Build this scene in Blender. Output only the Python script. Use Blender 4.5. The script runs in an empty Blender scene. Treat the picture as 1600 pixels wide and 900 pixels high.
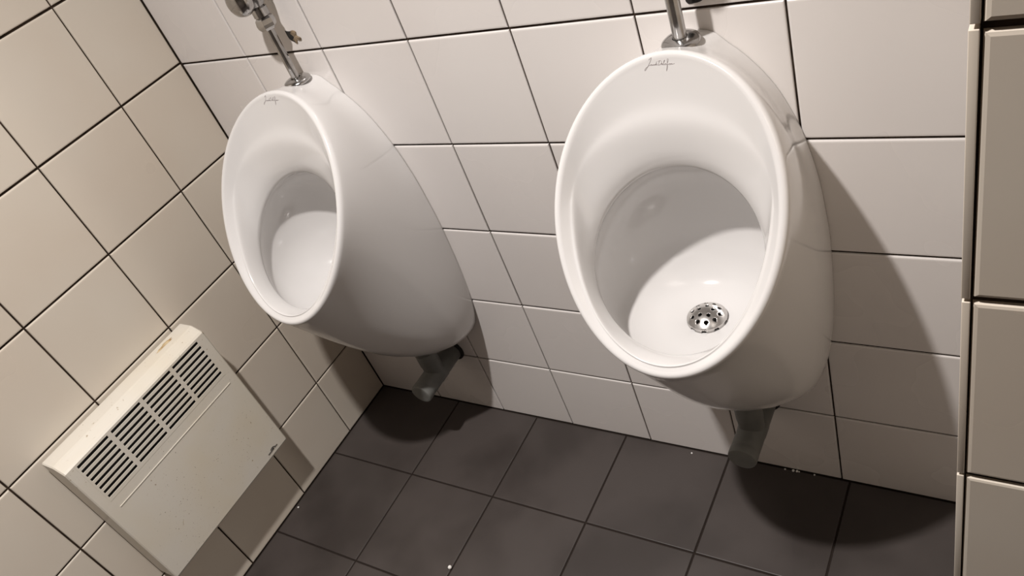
import bpy, bmesh, math, random
from mathutils import Vector, Matrix
from mathutils.bvhtree import BVHTree
random.seed(4)
U = 0.2                      # one wall tile (metres); all lengths below are in wall tiles
C = bpy.context.scene.collection
PI = math.pi

# ------------------------------------------------------------------ helpers
def link(name, bm, mats, parent=None, smooth=True, loc=(0, 0, 0)):
    me = bpy.data.meshes.new(name)
    for v in bm.verts: v.co *= U
    bmesh.ops.recalc_face_normals(bm, faces=bm.faces[:]) if smooth != 'keep' else None
    bm.to_mesh(me); bm.free()
    for m in (mats if isinstance(mats, (list, tuple)) else [mats]): me.materials.append(m)
    if smooth:
        me.shade_smooth()
        if smooth == 'auto': me.set_sharp_from_angle(angle=math.radians(40))
    o = bpy.data.objects.new(name, me); C.objects.link(o)
    o.location = Vector(loc) * U
    if parent: o.parent = parent
    return o

def thing(name, label, cat, loc=(0, 0, 0), group=None):
    o = bpy.data.objects.new(name, None); C.objects.link(o)
    o.location = Vector(loc) * U; o.empty_display_size = 0.05
    o['label'] = label; o['category'] = cat
    if group: o['group'] = group
    return o

def tag(o, label, cat, group=None):
    o['label'] = label; o['category'] = cat
    if group: o['group'] = group
    return o

def structure(o):
    o['kind'] = 'structure'; return o

def grid_faces(bm, rings, closed=True, mat=0):
    """rings: lists of BMVerts; quads between consecutive rings"""
    for a, b in zip(rings, rings[1:]):
        n = len(a)
        for i in range(n if closed else n - 1):
            j = (i + 1) % n
            f = bm.faces.new((a[i], a[j], b[j], b[i])); f.material_index = mat

def lathe(bm, prof, axis='z', origin=(0, 0, 0), n=40, mat=0, cap0=True, cap1=True):
    """prof: (radius, height) list; revolve round axis through origin"""
    o = Vector(origin); rings = []
    ax = {'z': (Vector((1, 0, 0)), Vector((0, 1, 0)), Vector((0, 0, 1))),
          'y': (Vector((1, 0, 0)), Vector((0, 0, 1)), Vector((0, -1, 0))),     # heights run towards -y (the room)
          'x': (Vector((0, 1, 0)), Vector((0, 0, 1)), Vector((1, 0, 0)))}[axis]
    for r, h in prof:
        rings.append([bm.verts.new(o + ax[0] * r * math.cos(2 * PI * k / n) + ax[1] * r * math.sin(2 * PI * k / n) + ax[2] * h) for k in range(n)])
    grid_faces(bm, rings, True, mat)
    if cap0: bm.faces.new(rings[0][::-1]).material_index = mat
    if cap1: bm.faces.new(rings[-1]).material_index = mat

def box(bm, x0, x1, y0, y1, z0, z1, bev=0, mat=0):
    vs = [bm.verts.new((x, y, z)) for x in (x0, x1) for y in (y0, y1) for z in (z0, z1)]
    fs = [bm.faces.new([vs[i] for i in q]) for q in ((0, 1, 3, 2), (4, 6, 7, 5), (0, 4, 5, 1), (2, 3, 7, 6), (0, 2, 6, 4), (1, 5, 7, 3))]
    for f in fs: f.material_index = mat
    if bev:
        es = list({e for f in fs for e in f.edges})
        bmesh.ops.bevel(bm, geom=es, offset=bev, segments=3, profile=.5, affect='EDGES')

def tube(bm, pts, r, n=6, mat=0):
    pts = [Vector(p) for p in pts]; rings = []
    for i, p in enumerate(pts):
        t = (pts[min(i + 1, len(pts) - 1)] - pts[max(i - 1, 0)]).normalized()
        a = t.cross(Vector((0.31, 0.2, 0.93))).normalized(); b = t.cross(a)
        rr = r[i] if isinstance(r, (list, tuple)) else r
        rings.append([bm.verts.new(p + a * rr * math.cos(2 * PI * k / n) + b * rr * math.sin(2 * PI * k / n)) for k in range(n)])
    grid_faces(bm, rings, True, mat)
    bm.faces.new(rings[0][::-1]).material_index = mat; bm.faces.new(rings[-1]).material_index = mat

def catmull(P, m=6):
    P = [Vector(p) for p in P]; out = []
    for i in range(len(P) - 1):
        p0, p1, p2, p3 = P[max(i - 1, 0)], P[i], P[i + 1], P[min(i + 2, len(P) - 1)]
        for k in range(m):
            t = k / m
            out.append(.5 * ((2 * p1) + (p2 - p0) * t + (2 * p0 - 5 * p1 + 4 * p2 - p3) * t * t + (3 * p1 - p0 - 3 * p2 + p3) * t ** 3))
    out.append(P[-1]); return out

# ------------------------------------------------------------------ materials
def mat(name, col, rough=.5, metal=0, coat=0, spec=.5):
    m = bpy.data.materials.new(name); m.use_nodes = True
    b = m.node_tree.nodes['Principled BSDF']
    b.inputs['Base Color'].default_value = (*col, 1); b.inputs['Roughness'].default_value = rough
    b.inputs['Metallic'].default_value = metal; b.inputs['Coat Weight'].default_value = coat
    b.inputs['Coat Roughness'].default_value = .05
    b.inputs['Specular IOR Level'].default_value = spec
    return m

def nodes(m): return m.node_tree.nodes, m.node_tree.links, m.node_tree.nodes['Principled BSDF']

def add_noise(m, scale, lo, hi, detail=4, rough_range=None, bump=0, stops=(.35, .65), coords='Object'):
    """mottled colour between lo and hi, optional matching roughness and bump"""
    N, L, b = nodes(m)
    tc = N.new('ShaderNodeTexCoord'); nz = N.new('ShaderNodeTexNoise')
    nz.inputs['Scale'].default_value = scale; nz.inputs['Detail'].default_value = detail
    L.new(tc.outputs[coords], nz.inputs['Vector'])
    r = N.new('ShaderNodeValToRGB'); r.color_ramp.elements[0].position = stops[0]; r.color_ramp.elements[1].position = stops[1]
    r.color_ramp.elements[0].color = (*lo, 1); r.color_ramp.elements[1].color = (*hi, 1)
    L.new(nz.outputs['Fac'], r.inputs['Fac']); L.new(r.outputs['Color'], b.inputs['Base Color'])
    if rough_range:
        mr = N.new('ShaderNodeMapRange'); mr.inputs['From Min'].default_value = .3; mr.inputs['From Max'].default_value = .7
        mr.inputs['To Min'].default_value, mr.inputs['To Max'].default_value = rough_range
        L.new(nz.outputs['Fac'], mr.inputs['Value']); L.new(mr.outputs['Result'], b.inputs['Roughness'])
    if bump:
        bp = N.new('ShaderNodeBump'); bp.inputs['Strength'].default_value = bump; bp.inputs['Distance'].default_value = .002
        L.new(nz.outputs['Fac'], bp.inputs['Height']); L.new(bp.outputs['Normal'], b.inputs['Normal'])
    return tc, r

M = {}
M['tile'] = mat('glazed_tile', (.70, .655, .61), .26)
add_noise(M['tile'], 3.0, (.745, .705, .680), (.77, .735, .712), 3, (.22, .32), .03)
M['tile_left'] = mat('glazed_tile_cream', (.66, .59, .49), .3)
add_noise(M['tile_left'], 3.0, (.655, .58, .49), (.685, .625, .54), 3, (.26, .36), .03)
M['grout'] = mat('dark_grout', (.030, .020, .014), .9, spec=.1)
add_noise(M['grout'], 40, (.018, .012, .009), (.05, .034, .024))
M['floor'] = mat('floor_tile', (.06, .052, .05), .45)
add_noise(M['floor'], 4.0, (.043, .035, .032), (.059, .048, .044), 5, (.36, .6), .04, (.40, .58))
M['floor_grout'] = mat('floor_grout', (.024, .018, .015), .85, spec=.1)
M['porcelain'] = mat('white_porcelain', (.70, .685, .675), .13, coat=.25)
M['chrome'] = mat('worn_chrome', (.62, .61, .60), .16, 1)
add_noise(M['chrome'], 30, (.36, .35, .345), (.52, .51, .50), 4, (.10, .26))
M['steel'] = mat('satin_steel', (.60, .58, .56), .27, 1)
M['dark'] = mat('dark_hole', (.012, .010, .009), .8)
M['pvc'] = mat('grey_pvc', (.16, .16, .15), .45)
add_noise(M['pvc'], 18, (.12, .122, .115), (.18, .182, .17), 4, (.38, .55))
M['ink'] = mat('grey_ink', (.34, .30, .30), .5)
M['logo'] = mat('dark_print', (.03, .028, .025), .5)
M['plaster'] = mat('brown_plaster', (.16, .11, .07), .9)
add_noise(M['plaster'], 60, (.05, .035, .02), (.30, .22, .14), 5, None, .6)
M['crumb'] = mat('white_crumb', (.85, .83, .80), .5)
M['paint'] = mat('brown_paint', (.21, .18, .16), .7)
M['lampmetal'] = mat('white_lamp_metal', (.8, .8, .78), .4)

# heater enamel: cream with rust specks and grime
M['enamel'] = mat('cream_enamel', (.74, .70, .62), .36)
def enamel():
    N, L, b = nodes(M['enamel'])
    tc = N.new('ShaderNodeTexCoord')
    base = None
    def layer(scale, pos0, pos1, col, prev, mask_scale=None, mpos=(.5, .62)):
        nz = N.new('ShaderNodeTexNoise'); nz.inputs['Scale'].default_value = scale; nz.inputs['Detail'].default_value = 3
        L.new(tc.outputs['Object'], nz.inputs['Vector'])
        r = N.new('ShaderNodeValToRGB'); r.color_ramp.elements[0].position = pos0; r.color_ramp.elements[1].position = pos1
        L.new(nz.outputs['Fac'], r.inputs['Fac']); fac = r.outputs['Color']
        if mask_scale:
            n2 = N.new('ShaderNodeTexNoise'); n2.inputs['Scale'].default_value = mask_scale; n2.inputs['Detail'].default_value = 2
            L.new(tc.outputs['Object'], n2.inputs['Vector'])
            r2 = N.new('ShaderNodeValToRGB'); r2.color_ramp.elements[0].position, r2.color_ramp.elements[1].position = mpos
            L.new(n2.outputs['Fac'], r2.inputs['Fac'])
            mm = N.new('ShaderNodeMath'); mm.operation = 'MULTIPLY'
            L.new(fac, mm.inputs[0]); L.new(r2.outputs['Color'], mm.inputs[1]); fac = mm.outputs[0]
        mx = N.new('ShaderNodeMix'); mx.data_type = 'RGBA'
        L.new(fac, mx.inputs['Factor'])
        if prev is None: mx.inputs['A'].default_value = (.69, .65, .575, 1)
        else: L.new(prev, mx.inputs['A'])
        mx.inputs['B'].default_value = (*col, 1)
        return mx.outputs['Result']
    o = layer(7, .45, .75, (.68, .62, .51), None)
    o = layer(170, .67, .72, (.30, .21, .11), o, 9, (.54, .66))
    o = layer(260, .68, .74, (.16, .11, .07), o, 6, (.54, .66))
    L.new(o, b.inputs['Base Color'])
enamel()
M['rust'] = mat('rust_stain', (.42, .27, .10), .7)
add_noise(M['rust'], 60, (.30, .17, .05), (.62, .50, .32), 4)

# ------------------------------------------------------------------ tiled surfaces (real tiles with rounded edges)
def tiled(name, us, vs, place, mats, gu, gv, depth=.035, edge=.016, tilt=.0, u_clip=None, v_clip=None, lap=1, drop=1):
    """us, vs: joint positions. place(u, v, h) -> xyz with h the height above the tile face (0 = face)"""
    bm = bmesh.new()
    ulo, uhi = us[0] - .06 * lap, us[-1] + .06 * lap; vlo, vhi = vs[0] - .06 * lap, vs[-1] + .06 * lap
    q = [bm.verts.new(place(a, b_, -depth * .55)) for a, b_ in ((ulo, vlo), (uhi, vlo), (uhi, vhi), (ulo, vhi))]
    bm.faces.new(q).material_index = 1
    prof = [(0, -depth), (0, -.010 * drop), (edge * .12, -.005 * drop), (edge * .4, -.0015 * drop), (edge, 0)]
    for i in range(len(us) - 1):
        for j in range(len(vs) - 1):
            a0, a1 = us[i] + gu / 2, us[i + 1] - gu / 2
            b0, b1 = vs[j] + gv / 2, vs[j + 1] - gv / 2
            if a1 - a0 < .04 or b1 - b0 < .04: continue
            tu, tv = random.uniform(-tilt, tilt), random.uniform(-tilt, tilt); ca, cb = (a0 + a1) / 2, (b0 + b1) / 2
            rings = []
            for ins, h in prof:
                rings.append([bm.verts.new(place(a, b_, h + tu * (a - ca) + tv * (b_ - cb))) for a, b_ in
                              ((a0 + ins, b0 + ins), (a1 - ins, b0 + ins), (a1 - ins, b1 - ins), (a0 + ins, b1 - ins))])
            grid_faces(bm, rings, True, 0)
            bm.faces.new(rings[-1])
    return link(name, bm, mats, None, smooth=False)

CEIL = 11.6; FRONT = -9.5; RIGHT = 17.0; PX = 7.237; PY = -2.5
rows = [0, .965, 1.952, 2.946, 3.944, 4.958, 5.968] + [6.97 + k for k in range(5)] + [CEIL]
rows_l = [0, .963, 1.964, 2.966, 3.966, 4.975, 5.982] + [6.98 + k for k in range(5)] + [CEIL]
cols_b = [0, 1.008, 2.020, 3.008, 4.007, 5.022, 6.023, 7.03, PX + .25]
cols_l = [0, .813, 1.819, 2.828, 3.849] + [4.855 + k for k in range(4)] + [8.86, 9.5]
structure(tiled('wall_back', cols_b, rows, lambda a, b, h: (a, -h, b), [M['tile'], M['grout']], .015, .021, tilt=.0035))
structure(tiled('wall_left', cols_l, rows_l, lambda a, b, h: (h, -a, b), [M['tile_left'], M['grout']], .017, .022, tilt=.0035))
fx = [-.02, .12, 1.316] + [1.316 + 1.1955 * k for k in range(1, 14)] 
fy = [-.02, 1.175, 2.380] + [2.38 + 1.2 * k for k in range(1, 6)] + [9.5]
structure(tiled('floor', [0] + fx[2:], [0] + fy[1:], lambda a, b, h: (a, -b, h), [M['floor'], M['floor_grout']], .017, .017, depth=.02, edge=.008, tilt=.001))
# stub wall on the right: its front is tiled, the tiles of its side face show their edges at the corner
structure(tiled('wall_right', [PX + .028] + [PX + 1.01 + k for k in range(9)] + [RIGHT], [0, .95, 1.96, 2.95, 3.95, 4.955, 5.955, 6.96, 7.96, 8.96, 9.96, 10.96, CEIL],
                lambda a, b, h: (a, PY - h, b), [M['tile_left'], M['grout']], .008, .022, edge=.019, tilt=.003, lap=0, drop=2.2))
bm = bmesh.new()
zs = [0, .957, 1.957, 2.952, 3.952, 4.952, 5.957, 6.957, 7.957, 8.957, 9.957, 10.957, CEIL]
for j in range(len(zs) - 1):
    for i in range(3):
        dx = random.uniform(-.004, .004)
        y0 = PY + .006 + i * .84; y1 = y0 + .825 if i < 2 else -.0
        box(bm, PX + dx, PX + .0265 + dx * .5, y0 - .005, min(y1, -.0), zs[j] + .008, zs[j + 1] - .008, .0032)
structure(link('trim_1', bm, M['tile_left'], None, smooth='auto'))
bm = bmesh.new(); box(bm, PX + .025, PX + .26, PY + .03, -.01, 0, CEIL)
structure(link('trim_2', bm, M['grout'], None, smooth=False))
# unseen rest of the room
bm = bmesh.new(); box(bm, -.3, RIGHT + .3, FRONT - .3, .3, CEIL, CEIL + .2); structure(link('ceiling', bm, M['paint'], None, smooth=False))
bm = bmesh.new(); box(bm, -.3, RIGHT + .3, FRONT - .25, FRONT, 0, CEIL); structure(link('wall_front', bm, M['paint'], None, smooth=False))
bm = bmesh.new(); box(bm, RIGHT, RIGHT + .2, FRONT, PY, 0, CEIL); structure(link('wall_side', bm, M['paint'], None, smooth=False))

# broken spots in the tiles where old pipes came out
def chip(pts, hole, name='tile_chip'):
    bm = bmesh.new(); n = 28
    out = catmull([(x, 0, z) for x, z in pts] + [(pts[0][0], 0, pts[0][1])], 3)[:-1]
    cx = sum(p.x for p in out) / len(out); cz = sum(p.z for p in out) / len(out)
    r0 = [bm.verts.new((p.x, .004, p.z)) for p in out]
    r1 = [bm.verts.new((p.x, -.004 - random.random() * .003, p.z)) for p in out]
    r2 = [bm.verts.new((cx + (p.x - cx) * .7, -.007 - random.random() * .006, cz + (p.z - cz) * .7)) for p in out]
    c = bm.verts.new((cx, -.009, cz))
    grid_faces(bm, [r0, r1, r2])
    for i in range(len(r2)): bm.faces.new((r2[i], r2[(i + 1) % len(r2)], c))
    for f in bm.faces:
        if hole and (f.calc_center_median().x < cx + hole): f.material_index = 1
    o = link(name, bm, [M['plaster'], M['dark']], bpy.data.objects['wall_back'], smooth=False)
    return o
chip([(1.700, 5.165), (1.745, 5.155), (1.79, 5.162), (1.825, 5.145), (1.815, 5.11), (1.85, 5.085), (1.835, 5.06), (1.795, 5.072), (1.775, 5.035), (1.745, 5.055), (1.705, 5.09)], -.02)
chip([(5.395, 5.16), (5.47, 5.18), (5.53, 5.16), (5.52, 5.06), (5.515, 5.012), (5.46, 4.998), (5.405, 5.012)], .2)

# ------------------------------------------------------------------ urinal
TH = .591; sT, cT = math.sin(TH), math.cos(TH)
YC, ZC = -1.024, 3.948
NT = 128
def P3(x, w, dep): return Vector((x, YC + w * sT + dep * cT, ZC + w * cT - dep * sT))
def rim_out(t, inset=0, dep=0):
    a, b = .801 - inset, 1.066 - inset
    return P3(a * math.cos(t) * (1 + .042 * math.sin(t)), b * math.sin(t), dep - .035 * math.cos(t) ** 2)
def fold(t):
    c, s = math.cos(t), math.sin(t)
    if s >= 0: return P3(.671 * c, .081 + .505 * s, .080 + .060 * s)
    return P3((.671 + .03 * s * s) * c, .081 + 1.045 * s, .080 + .044 * s)
def lip(t):
    c, s = math.cos(t), math.sin(t)
    return P3(.603 * c, -.294 + .628 * s, .215 + .048 * s)
def bez(p0, p1, p2, p3, k):
    m = 1 - k
    return p0 * m ** 3 + p1 * 3 * m * m * k + p2 * 3 * m * k * k + p3 * k ** 3
HALF = [(0, 4.735), (.09, 4.732), (.165, 4.70), (.23, 4.63), (.32, 4.545), (.45, 4.38), (.548, 4.195), (.640, 3.93), (.71, 3.58), (.740, 3.22), (.748, 2.94), (.73, 2.40), (.685, 1.98), (.635, 1.75), (.575, 1.60), (.45, 1.50), (.25, 1.43), (0, 1.41)]
hp = catmull([(x, 0, z) for x, z in HALF], 12)
acc = [0]
for a, b in zip(hp, hp[1:]): acc.append(acc[-1] + (b - a).length)
rimL = [0]; _pp = rim_out(PI / 2)
for k in range(1, 257):
    q = rim_out(PI / 2 - PI * k / 256); rimL.append(rimL[-1] + (q - _pp).length); _pp = q
def wall_pt(t):
    # right half: t from pi/2 (top) to -pi/2 (bottom)
    tt = math.atan2(math.sin(t), abs(math.cos(t)))
    k = (PI / 2 - tt) / PI * 256; i = min(int(k), 255); f = rimL[i] + (rimL[i + 1] - rimL[i]) * (k - i); f /= rimL[-1]
    s = f * acc[-1]
    for i in range(len(acc) - 1):
        if acc[i + 1] >= s - 1e-9: break
    u = (s - acc[i]) / max(acc[i + 1] - acc[i], 1e-9)
    p = hp[i].lerp(hp[i + 1], min(max(u, 0), 1)).copy()
    if math.cos(t) < 0: p.x = -p.x
    return p
DR = Vector((0, -.735, 2.765))
def build_urinal_mesh():
    bm = bmesh.new()
    ts = [2 * PI * k / NT for k in range(NT)]
    rings = []
    def ring(fn): rings.append([bm.verts.new(fn(t)) for t in ts])
    # drain to bowl to lip
    ring(lambda t: DR + Vector((.10 * math.cos(t), .10 * math.sin(t), -.012)))
    ring(lambda t: DR + Vector((.15 * math.cos(t), .15 * math.sin(t), .0)))
    def cav(t):
        c, s = math.cos(t), math.sin(t)
        p0 = lip(t) + Vector((0, .012, -.02)); F = DR + Vector((.36 * c, .34 * s, .035))
        up = max(s, 0); dn = max(-s, 0); sd = abs(c)
        p1 = p0 + Vector((.20 * c, .46 * up - .03 * dn + .10 * sd, -.06 * up - .12 * dn - .10 * sd))
        p2 = F + Vector((.40 * c, .30 * up - .24 * dn, .10 * sd + .22 * up + .03 * dn))
        return p0, p1, p2, F
    for k in (1, .93, .86, .78, .7, .62, .54, .46, .38, .3, .22, .15, .09, .05, .03):
        ring(lambda t: bez(*cav(t), k))
    def lr(t, k, q):          # rounded lip: blend of the cavity wall and the funnel
        return bez(*cav(t), q).lerp(lip(t).lerp(fold(t), k), .5)
    ring(lambda t: bez(*cav(t), .012).lerp(lip(t).lerp(fold(t), .05), .35))
    ring(lambda t: bez(*cav(t), .006).lerp(lip(t).lerp(fold(t), .10), .75))
    # lip to fold to rim, one smooth shallow funnel with a soft fold
    def funnel(t, k):
        up = max(0, math.sin(t))
        a = lip(t); b = fold(t) + P3(0, 0, -.020) - P3(0, 0, 0); d = rim_out(t, .055, .004)
        c_ = b.lerp(d, .42) + P3(0, 0, .012 * up) - P3(0, 0, 0)
        e = d + (d - c_) * .5; pre = a + (a - b) * .6 + P3(0, 0, .06) - P3(0, 0, 0)
        P = [pre, a, b, c_, d, e]; k = min(k * 3, 2.999999); n = int(k); u = k - n
        p0, p1, p2, p3 = P[n:n + 4]
        return .5 * ((2 * p1) + (p2 - p0) * u + (2 * p0 - 5 * p1 + 4 * p2 - p3) * u * u + (3 * p1 - p0 - 3 * p2 + p3) * u ** 3)
    for q in range(2, 18):
        ring(lambda t: funnel(t, q / 18))
    for ins, dep in ((.055, .004), (.04, -.003), (.025, -.002), (.012, .007), (.003, .022), (0, .045)):
        ring(lambda t: rim_out(t, ins, dep))
    def outer(t):
        c, s = math.cos(t), math.sin(t)
        up = max(s, 0); dn = max(-s, 0)
        p0 = rim_out(t, 0, .045); p3 = wall_pt(t); D = (p3 - p0).length
        d0 = Vector((0, .83, -.557))
        d0 = d0.lerp(Vector((0, .96, -.30)), up ** 3).lerp(Vector((0, .47, -.88)), dn ** 1.5).normalized()
        p1 = p0 + d0 * D * (.34 + .18 * dn ** 2)
        d3 = Vector((.10 * c * (1 - up) + .18 * c * dn, -1, -.18 * dn ** 2 + .05 * up ** 6))
        p2 = p3 + d3 * (.30 * (1 - dn) + .62 * dn) * (.25 + .75 * min(1, D / 1.1))
        return p0, p1, p2, p3
    for k in (.04, .1, .17, .25, .33, .42, .51, .6, .69, .78, .86, .93, .975, 1):
        ring(lambda t: bez(*outer(t), k) + Vector((0, -.002 if k == 1 else 0, 0)))
    grid_faces(bm, rings)
    bm.faces.new(rings[0]); bm.faces.new(rings[-1])
    return bm
ubm = build_urinal_mesh()
bmesh.ops.recalc_face_normals(ubm, faces=ubm.faces[:])
bvh = BVHTree.FromBMesh(ubm)
def down_hit(x, y, z=6):
    h = bvh.ray_cast(Vector((x, y, z)), Vector((0, 0, -1))); return h[0]
def sig_mesh():
    """handwritten maker's signature on the upper rim"""
    d1, e1 = (50, -13), (.2147, .0372); d2, e2 = (36, -18), (.1549, .0605)
    det = d1[0] * d2[1] - d1[1] * d2[0]
    def xw(X, Y):
        a, b = 990 + X / 17.78 - 1008, 80 + Y / 17.78 - 110
        k = (a * d2[1] - b * d2[0]) / det; l = (d1[0] * b - d1[1] * a) / det
        return -.150 + k * e1[0] + l * e2[0], .947 + k * e1[1] + l * e2[1]
    strokes = [
        [(470, 250), (545, 185), (520, 260), (450, 390), (385, 490), (335, 545), (350, 490), (420, 430), (480, 395)],      # J
        [(540, 372), (505, 372), (490, 400), (520, 402), (548, 372), (545, 400), (570, 392)],                              # a
        [(605, 366), (578, 372), (572, 394), (600, 390)],                                                                  # c
        [(600, 390), (628, 366), (612, 386), (632, 390), (648, 366), (628, 364)],                                          # o
        [(648, 366), (680, 290), (660, 340), (655, 388), (685, 382), (680, 352), (660, 362)],                              # b
        [(765, 270), (740, 320), (715, 390)],                                                                              # D stem
        [(715, 290), (780, 262), (815, 300), (780, 365), (705, 392)],                                                      # D bow
        [(805, 372), (835, 352), (818, 340), (806, 372), (840, 376)],                                                      # e
        [(840, 376), (905, 260), (880, 270), (858, 370), (885, 376)],                                                      # l
        [(930, 345), (900, 348), (890, 374), (918, 372), (934, 345), (930, 374), (955, 366)],                              # a
        [(955, 366), (1005, 240), (975, 225), (965, 330), (940, 470), (925, 545), (955, 470), (975, 375), (1010, 355)],    # f
        [(1040, 345), (1012, 350), (1010, 374), (1040, 368), (1042, 345), (1065, 350)],                                    # o
        [(1065, 345), (1058, 374), (1085, 345), (1098, 345), (1095, 368), (1165, 340)],                                    # n
    ]
    bm = bmesh.new()
    nin = Vector((0, cT, -sT))
    for s in strokes:
        pts = []
        for p in catmull([(a, b, 0) for a, b in s], 4):
            x, w = xw(p.x, p.y)
            h = bvh.ray_cast(P3(x, w, -1), nin)
            if h[0]: pts.append(h[0] - nin * .0006)
        if len(pts) > 1: tube(bm, pts, .0013, 5)
    return bm
def strainer_mesh():
    """pierced chrome dome with a notched edge"""
    bm = bmesh.new(); n = 120
    R = .150; H = .062
    def hgt(r): return .034 + H * (1 - (r / R) ** 2.2)
    rr = [.0001] + [R * k / 26 for k in range(1, 27)]
    holes = [(.0, .030)] + [(R * .40 , 0)] * 0
    hl = [(R * .36 * math.cos(2 * PI * k / 5 + .4), R * .36 * math.sin(2 * PI * k / 5 + .4)) for k in range(5)] + \
         [(R * .70 * math.cos(2 * PI * k / 10), R * .70 * math.sin(2 * PI * k / 10)) for k in range(10)]
    rings = []
    for r in rr:
        rings.append([bm.verts.new((r * math.cos(2 * PI * k / n), r * math.sin(2 * PI * k / n), hgt(r))) for k in range(n)])
    # notched rim going down
    rings.append([bm.verts.new((R * 1.02 * math.cos(2 * PI * k / n), R * 1.02 * math.sin(2 * PI * k / n), -.004 if (k % 12) < 7 else .026) ) for k in range(n)])
    for a, b in zip(rings, rings[1:]):
        for i in range(n):
            j = (i + 1) % n
            c = (a[i].co + a[j].co + b[j].co + b[i].co) / 4
            if any((c.x - hx) ** 2 + (c.y - hy) ** 2 < .0150 ** 2 for hx, hy in hl): continue
            bm.faces.new((a[i], a[j], b[j], b[i]))
    loose = [v for v in bm.verts if not v.link_faces]
    bmesh.ops.delete(bm, geom=loose, context='VERTS')
    bmesh.ops.remove_doubles(bm, verts=bm.verts[:], dist=.0003)
    return bm
def strainer_inside():
    bm = bmesh.new(); lathe(bm, [(.135, .0), (.130, .012)], n=40); return bm
AX1, AX2, DZ = 1.690, 5.400, .081
u1 = thing('urinal', 'white porcelain urinal at the left, nearest the corner and the electric heater', 'urinal', (AX1, 0, 0), 'wall urinals')
porc = link('basin', ubm, M['porcelain'], u1)
sg = link('signature', sig_mesh(), M['ink'], u1, smooth=True); sg['label'] = 'thin grey handwritten maker signature on the upper rim'
st = link('drain_strainer', strainer_mesh(), M['steel'], u1, smooth='auto', loc=DR); st['label'] = 'pierced chrome drain dome'
ins = link('drain_hole', strainer_inside(), M['dark'], st, loc=(0, 0, 0))
sol = st.modifiers.new('thick', 'SOLIDIFY'); sol.thickness = .0012
def copy_tree(o, parent=None):
    c = o.copy(); C.objects.link(c); c.parent = parent
    for ch in list(o.children): copy_tree(ch, c)
    return c
u2 = copy_tree(u1); u2.location = Vector((AX2, 0, DZ)) * U
u2['label'] = 'white porcelain urinal at the right beside the tiled stub wall, its domed drain showing'

# ------------------------------------------------------------------ flush valves
def flush_valve(label, x, y, zr, tilt, z0, pr):
    t = thing('flush_valve', label, 'flush valve', (x, 0, zr), 'flush valves above the urinals')
    bm = bmesh.new(); lathe(bm, [(.045, .030), (.050, .034), (.080, .030), (.108, .020), (.124, .008), (.128, -.004), (.122, -.016)], origin=(0, y, 0)); 
    bmesh.ops.rotate(bm, verts=bm.verts, cent=(0, y, 0), matrix=Matrix.Rotation(tilt, 3, 'X')); bmesh.ops.translate(bm, verts=bm.verts, vec=(0, 0, .012))
    link('rosette', bm, M['chrome'], t, 'auto')
    bm = bmesh.new(); lathe(bm, [(.052, .012), (.052, .030)], origin=(0, y, .012)); link('pipe_gasket', bm, M['dark'], t, 'auto')
    bm = bmesh.new(); lathe(bm, [(pr, -.02), (pr, z0 + .10)], origin=(0, y, 0)); link('flush_pipe', bm, M['chrome'], t, 'auto')
    bm = bmesh.new(); lathe(bm, [(.042, z0), (.070, z0 + .005), (.086, z0 + .03), (.090, z0 + .06), (.082, z0 + .10), (.066, z0 + .115), (.060, z0 + .12), (.06, z0 + .13)], origin=(0, y, 0), n=6); link('compression_nut', bm, M['chrome'], t, False)
    bm = bmesh.new(); lathe(bm, [(.058, z0 + .12), (.072, z0 + .125), (.072, z0 + .195), (.060, z0 + .20)], origin=(0, y, 0)); link('collar', bm, M['chrome'], t, 'auto')
    bm = bmesh.new(); lathe(bm, [(.055, z0 + .19), (.062, z0 + .21), (.088, z0 + .25), (.105, z0 + .32), (.105, z0 + .46), (.09, z0 + .52), (.055, z0 + .56), (.0, z0 + .57)][:-1], origin=(0, y, 0)); link('valve_body', bm, M['chrome'], t, 'auto')
    zb = z0 + .315
    bm = bmesh.new(); lathe(bm, [(.062, .02), (.075, .045), (.062, .05), (.075, .06), (.062, .065), (.075, .075), (.062, .08), (.075, .09), (.06, .10)], 'y', origin=(0, y, zb)); link('button_collar', bm, M['chrome'], t, 'auto')
    bm = bmesh.new(); lathe(bm, [(.06, .09), (.095, .096), (.120, .112), (.127, .135), (.124, .165), (.108, .198), (.076, .220), (.036, .231), (.01, .233)], 'y', origin=(0, y, zb)); 
    link('push_button', bm, M['chrome'], t, 'auto')
    bm = bmesh.new(); lathe(bm, [(.05, .0), (.05, -y - .05)], 'y', origin=(0, 0, zb)); link('supply_pipe', bm, M['chrome'], t, 'auto')
    bm = bmesh.new(); lathe(bm, [(.125, .0), (.125, .012), (.10, .03), (.06, .035)], 'y', origin=(0, 0, zb)); link('wall_flange', bm, M['chrome'], t, 'auto')
    return t
PYA, PYB = -.160, -.232
h1 = down_hit(0, PYA); h2 = down_hit(0, PYB)
flush_valve('chrome flush valve with round push button above the left urinal, broken tile behind its pipe', AX1 + .028, PYA, h1.z, .0, .515, .037)
flush_valve('chrome flush pipe standing in its round rosette on top of the right urinal', AX2 + .018, PYB, h2.z + DZ, .10, .60, .045)

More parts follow.
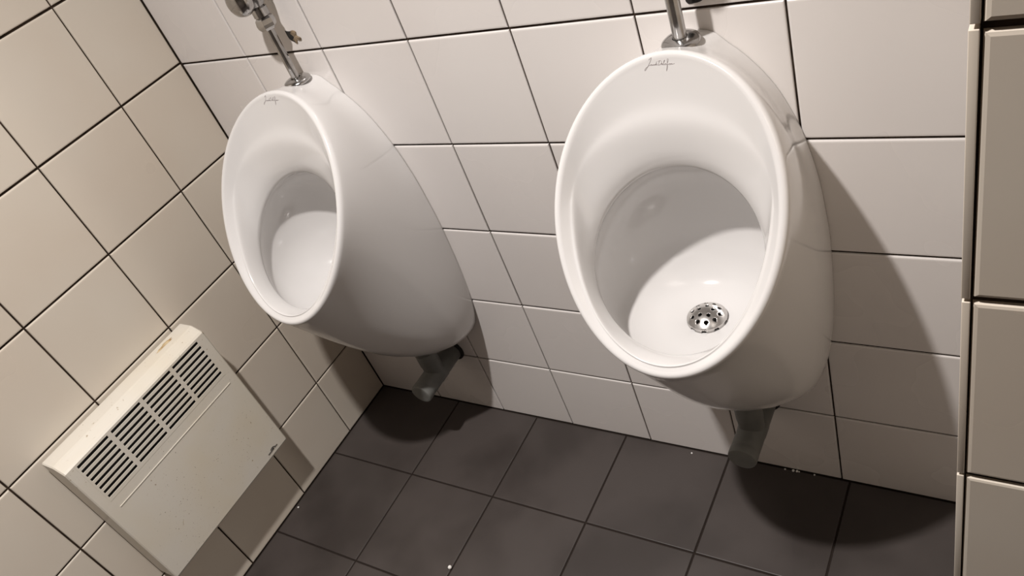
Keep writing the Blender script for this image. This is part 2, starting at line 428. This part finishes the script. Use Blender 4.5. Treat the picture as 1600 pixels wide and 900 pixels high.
# ------------------------------------------------------------------ grey waste traps
def waste_trap(label, x, dz):
    t = thing('waste_trap', label, 'waste pipe', (x, 0, 0), 'grey waste pipes under the urinals')
    z = 1.055 + dz * .3
    bm = bmesh.new(); lathe(bm, [(.127, .0), (.127, .30), (.131, .305), (.131, .42), (.127, .43), (.127, .69)], 'y', origin=(0, 0, z)); link('trap_body', bm, M['pvc'], t, 'auto')
    bm = bmesh.new(); lathe(bm, [(.1275, .64), (.130, .644), (.130, .712), (.125, .726), (.115, .731), (.10, .732), (.012, .732)], 'y', origin=(0, 0, z)); link('end_cap', bm, M['pvc'], t, 'auto')
    bm = bmesh.new(); lathe(bm, [(.116, z - .02), (.116, z + .18), (.122, z + .19), (.122, 1.424 + dz), (.11, 1.428 + dz)], 'z', origin=(0, -.385, 0)); link('outlet_pipe', bm, M['pvc'], t, 'auto')
    bm = bmesh.new(); lathe(bm, [(.158, -.001), (.158, .022), (.148, .030), (.13, .032)], 'y', origin=(0, 0, z)); w = link('wall_collar', bm, M['dark'], t, 'auto'); w['label'] = 'black rubber wall collar'
waste_trap('grey plastic waste pipe under the left urinal, entering the wall near the corner', AX1, 0)
waste_trap('grey plastic waste pipe under the right urinal, ending in a round cap', AX2, DZ)

# ------------------------------------------------------------------ electric heater
hy0, hy1, hz0, hz1, hd = -3.545, -1.722, 1.085, 2.945, .37
ht = thing('convector_heater', 'cream electric convector heater with slotted grille on the left wall', 'heater', (0, 0, hz0))
gz0, gz1, gy0, gy1 = 2.325 - hz0, 2.868 - hz0, -3.445, -1.815          # grille field
H = hz1 - hz0
bm = bmesh.new()
prof = [(.055, 0), (.055, H - .02), (.062, H), (.245, H), (.268, H - .008), (.345, H - .075), (hd, H - .085 + 0), (hd, 0.03), (.355, .0)]
prof[5] = (.352, H - .058); prof[6] = (hd, H - .077)
nP = len(prof)
ends = []
for y in (hy0, hy0 + .012, hy1 - .012, hy1):
    k = .0 if y in (hy0 + .012, hy1 - .012) else .008
    cx, cz = .2, H / 2
    ends.append([bm.verts.new((px - k * (1 if px > cx else -1), y, pz - k * (1 if pz > cz else -1))) for px, pz in prof])
front = None
for a, b in zip(ends, ends[1:]):
    for i in range(nP):
        j = (i + 1) % nP
        f = bm.faces.new((a[i], a[j], b[j], b[i]))
        if i == 6 and a is ends[1]: front = f
bm.faces.new(ends[0]); bm.faces.new(ends[-1][::-1])
# opening for the grille in the front sheet
bm.faces.remove(front)
A, B_ = ends[1], ends[2]
o4 = [A[6], B_[6], B_[7], A[7]]
i4 = [bm.verts.new((hd, y, z)) for y, z in ((gy0, gz1), (gy1, gz1), (gy1, gz0), (gy0, gz0))]
for k in range(4): bm.faces.new((o4[k], o4[(k + 1) % 4], i4[(k + 1) % 4], i4[k]))
j4 = [bm.verts.new((hd - .02, v.co.y, v.co.z)) for v in i4]
for k in range(4): bm.faces.new((i4[k], i4[(k + 1) % 4], j4[(k + 1) % 4], j4[k]))
casing = link('casing', bm, M['enamel'], ht, False)
# grille: pierced panel, four columns of eight slots
bm = bmesh.new()
ybars = [(-3.425, -3.060), (-3.015, -2.650), (-2.607, -2.238), (-2.198, -1.838)]
pitch = (gz1 - gz0 - .030) / 8
slots = [(gz1 - .018 - (k + .58) * pitch, gz1 - .018 - k * pitch - .004) for k in range(8)]
ys = sorted({gy0, gy1, *[v for p in ybars for v in p]}); zl = sorted({gz0, gz1, *[v for p in slots for v in p]})
gx = hd + .002
V = {}
def gv(i, j, x):
    k = (i, j, x)
    if k not in V: V[k] = bm.verts.new((x, ys[i], zl[j]))
    return V[k]
def isslot(i, j):
    y = (ys[i] + ys[i + 1]) / 2; z = (zl[j] + zl[j + 1]) / 2
    return any(a < y < b for a, b in ybars) and any(a < z < b for a, b in slots)
for i in range(len(ys) - 1):
    for j in range(len(zl) - 1):
        if isslot(i, j):
            q = [(i, j), (i + 1, j), (i + 1, j + 1), (i, j + 1)]
            for k in range(4):
                a, b = q[k], q[(k + 1) % 4]
                bm.faces.new((gv(*a, gx), gv(*b, gx), gv(*b, gx - .007), gv(*a, gx - .007)))
        else:
            bm.faces.new((gv(i, j, gx), gv(i + 1, j, gx), gv(i + 1, j + 1, gx), gv(i, j + 1, gx)))
grille = link('grille', bm, M['enamel'], ht, False)
bm = bmesh.new(); box(bm, hd - .06, hd - .05, gy0 - .02, gy1 + .02, gz0 - .02, gz1 + .02); link('slot_shade_plate', bm, M['dark'], ht, False)  # dark plate added behind the slots so the inside reads as shaded
# pressed step line under the grille
bm = bmesh.new(); box(bm, hd - .01, hd + .0055, -3.42, -1.835, 2.203 - hz0, 2.213 - hz0, .002); link('pressed_ridge', bm, M['enamel'], ht, False)
# maker's mark, lower right of the front
bm = bmesh.new()
def hl(px, py):   # mark traced on the front sheet: direction along the heater (y) and up (z)
    # picture of the mark in a 600 px square, x right along -45 degrees
    du, dv = (px - 355) / 15, (py - 650) / 15
    yy = -1.935 + (du * .0045 - dv * .0048); zz = 1.168 - hz0 + (-du * .0035 - dv * .0031)
    return (hd + .0015, yy, zz)
for s, r in (([(245, 785), (300, 715), (345, 650), (365, 615)], [.005, .006, .006, .003]), ([(370, 550), (330, 560), (290, 600), (280, 660)], .005), ([(330, 650), (345, 600), (380, 600)], .004),
             ([(400, 590), (415, 550), (400, 560)], .006), ([(430, 560), (465, 505)], .005), ([(360, 660), (390, 610)], .004)):
    pts = catmull([hl(*p) for p in s], 3)
    tube(bm, pts, r if not isinstance(r, list) else .0055, 5)
lg = link('maker_mark', bm, M['logo'], ht, True); lg['label'] = 'small dark scribble-like maker mark'
# rust stains lying on the top sheet
bm = bmesh.new()
def blob(x, y, rx, ry, z=H + .0008):
    n = 14; c = bm.verts.new((x, y, z + .0006)); r = []
    for k in range(n):
        a = 2 * PI * k / n; w = random.uniform(.65, 1.15)
        r.append(bm.verts.new((x + rx * w * math.cos(a), y + ry * w * math.sin(a), z)))
    for k in range(n): bm.faces.new((r[k], r[(k + 1) % n], c))
blob(.14, -2.02, .030, .115)
link('rust_stain', bm, M['rust'], ht, False)
# wall brackets
for y in (-3.2, -2.1):
    bm = bmesh.new(); box(bm, -.002, .07, y - .03, y + .03, .3, H - .25, .004); link('wall_bracket', bm, M['enamel'], ht, False)

# ------------------------------------------------------------------ small litter on the floor
def crumb(label, x, y, r, group=None, flat=1.0, name='crumb', cat='crumb'):
    bm = bmesh.new(); bmesh.ops.create_icosphere(bm, subdivisions=2, radius=r)
    for v in bm.verts: v.co *= 1 + random.uniform(-.12, .12) * (1 if flat < 1 else .2); v.co.z *= flat
    zmin = min(v.co.z for v in bm.verts)
    for v in bm.verts: v.co.z -= zmin
    o = link(name, bm, M['crumb'], None, True, (x, y, .0)); tag(o, label, cat, group)
crumb('single round white pellet lying on the dark floor tiles', 2.496, -2.105, .022, name='pellet', cat='pellet')
for x, y, r in ((5.482, -.02, .010), (5.563, -.018, .014), (5.60, -.017, .013), (5.62, -.016, .008), (5.768, -.016, .009)):
    crumb('white crumb on the floor against the back wall right of the grey waste pipe', x, y, r, 'white crumbs along the wall', .7)
crumb('pale crumb on the floor at the foot of the left wall', .06, -2.02, .012, None, .7)
crumb('tiny pale crumb on the floor near the back wall, left of the right waste pipe', 4.504, -.06, .010, None, .7)

# ------------------------------------------------------------------ lamps
def lamp(name, loc, power, size, col, spread=180):
    l = bpy.data.lights.new(name, 'AREA'); l.shape = 'DISK'; l.size = size; l.energy = power; l.color = col; l.spread = math.radians(spread)
    o = bpy.data.objects.new(name, l); C.objects.link(o); o.location = Vector(loc) * U
    return o
LX, LY = 4.12, -3.80
lamp('ceiling_lamp', (LX, LY, 11.3), 19, .055, (1.0, .95, .915), 120)
lamp('ceiling_lamp', (13.4, -3.25, 11.3), 11, .055, (1.0, .93, .85))

# ------------------------------------------------------------------ camera
cam = bpy.data.cameras.new('camera'); co = bpy.data.objects.new('camera', cam); C.objects.link(co)
cam.sensor_width = 36; cam.lens = 1249.17 / 1600 * 36; cam.clip_start = .01
R = Matrix(((0.83305601, -0.0866378, 0.54636213), (0.45235549, 0.67519553, -0.58265385), (-0.31842142, 0.7325332, 0.60166678)))
mw = R.to_4x4(); mw.translation = Vector((7.44719903, -4.76098252, 7.11930149)) * U
co.matrix_world = mw
sc = bpy.context.scene; sc.camera = co
w = bpy.data.worlds.new('world'); sc.world = w; w.use_nodes = True
w.node_tree.nodes['Background'].inputs['Color'].default_value = (.9, .85, .8, 1)
w.node_tree.nodes['Background'].inputs['Strength'].default_value = .05
sc.view_settings.view_transform = 'Standard'; sc.view_settings.look = 'None'
sc.view_settings.gamma = 1; sc.view_settings.use_curve_mapping = False
sc.view_settings.exposure = 0.1
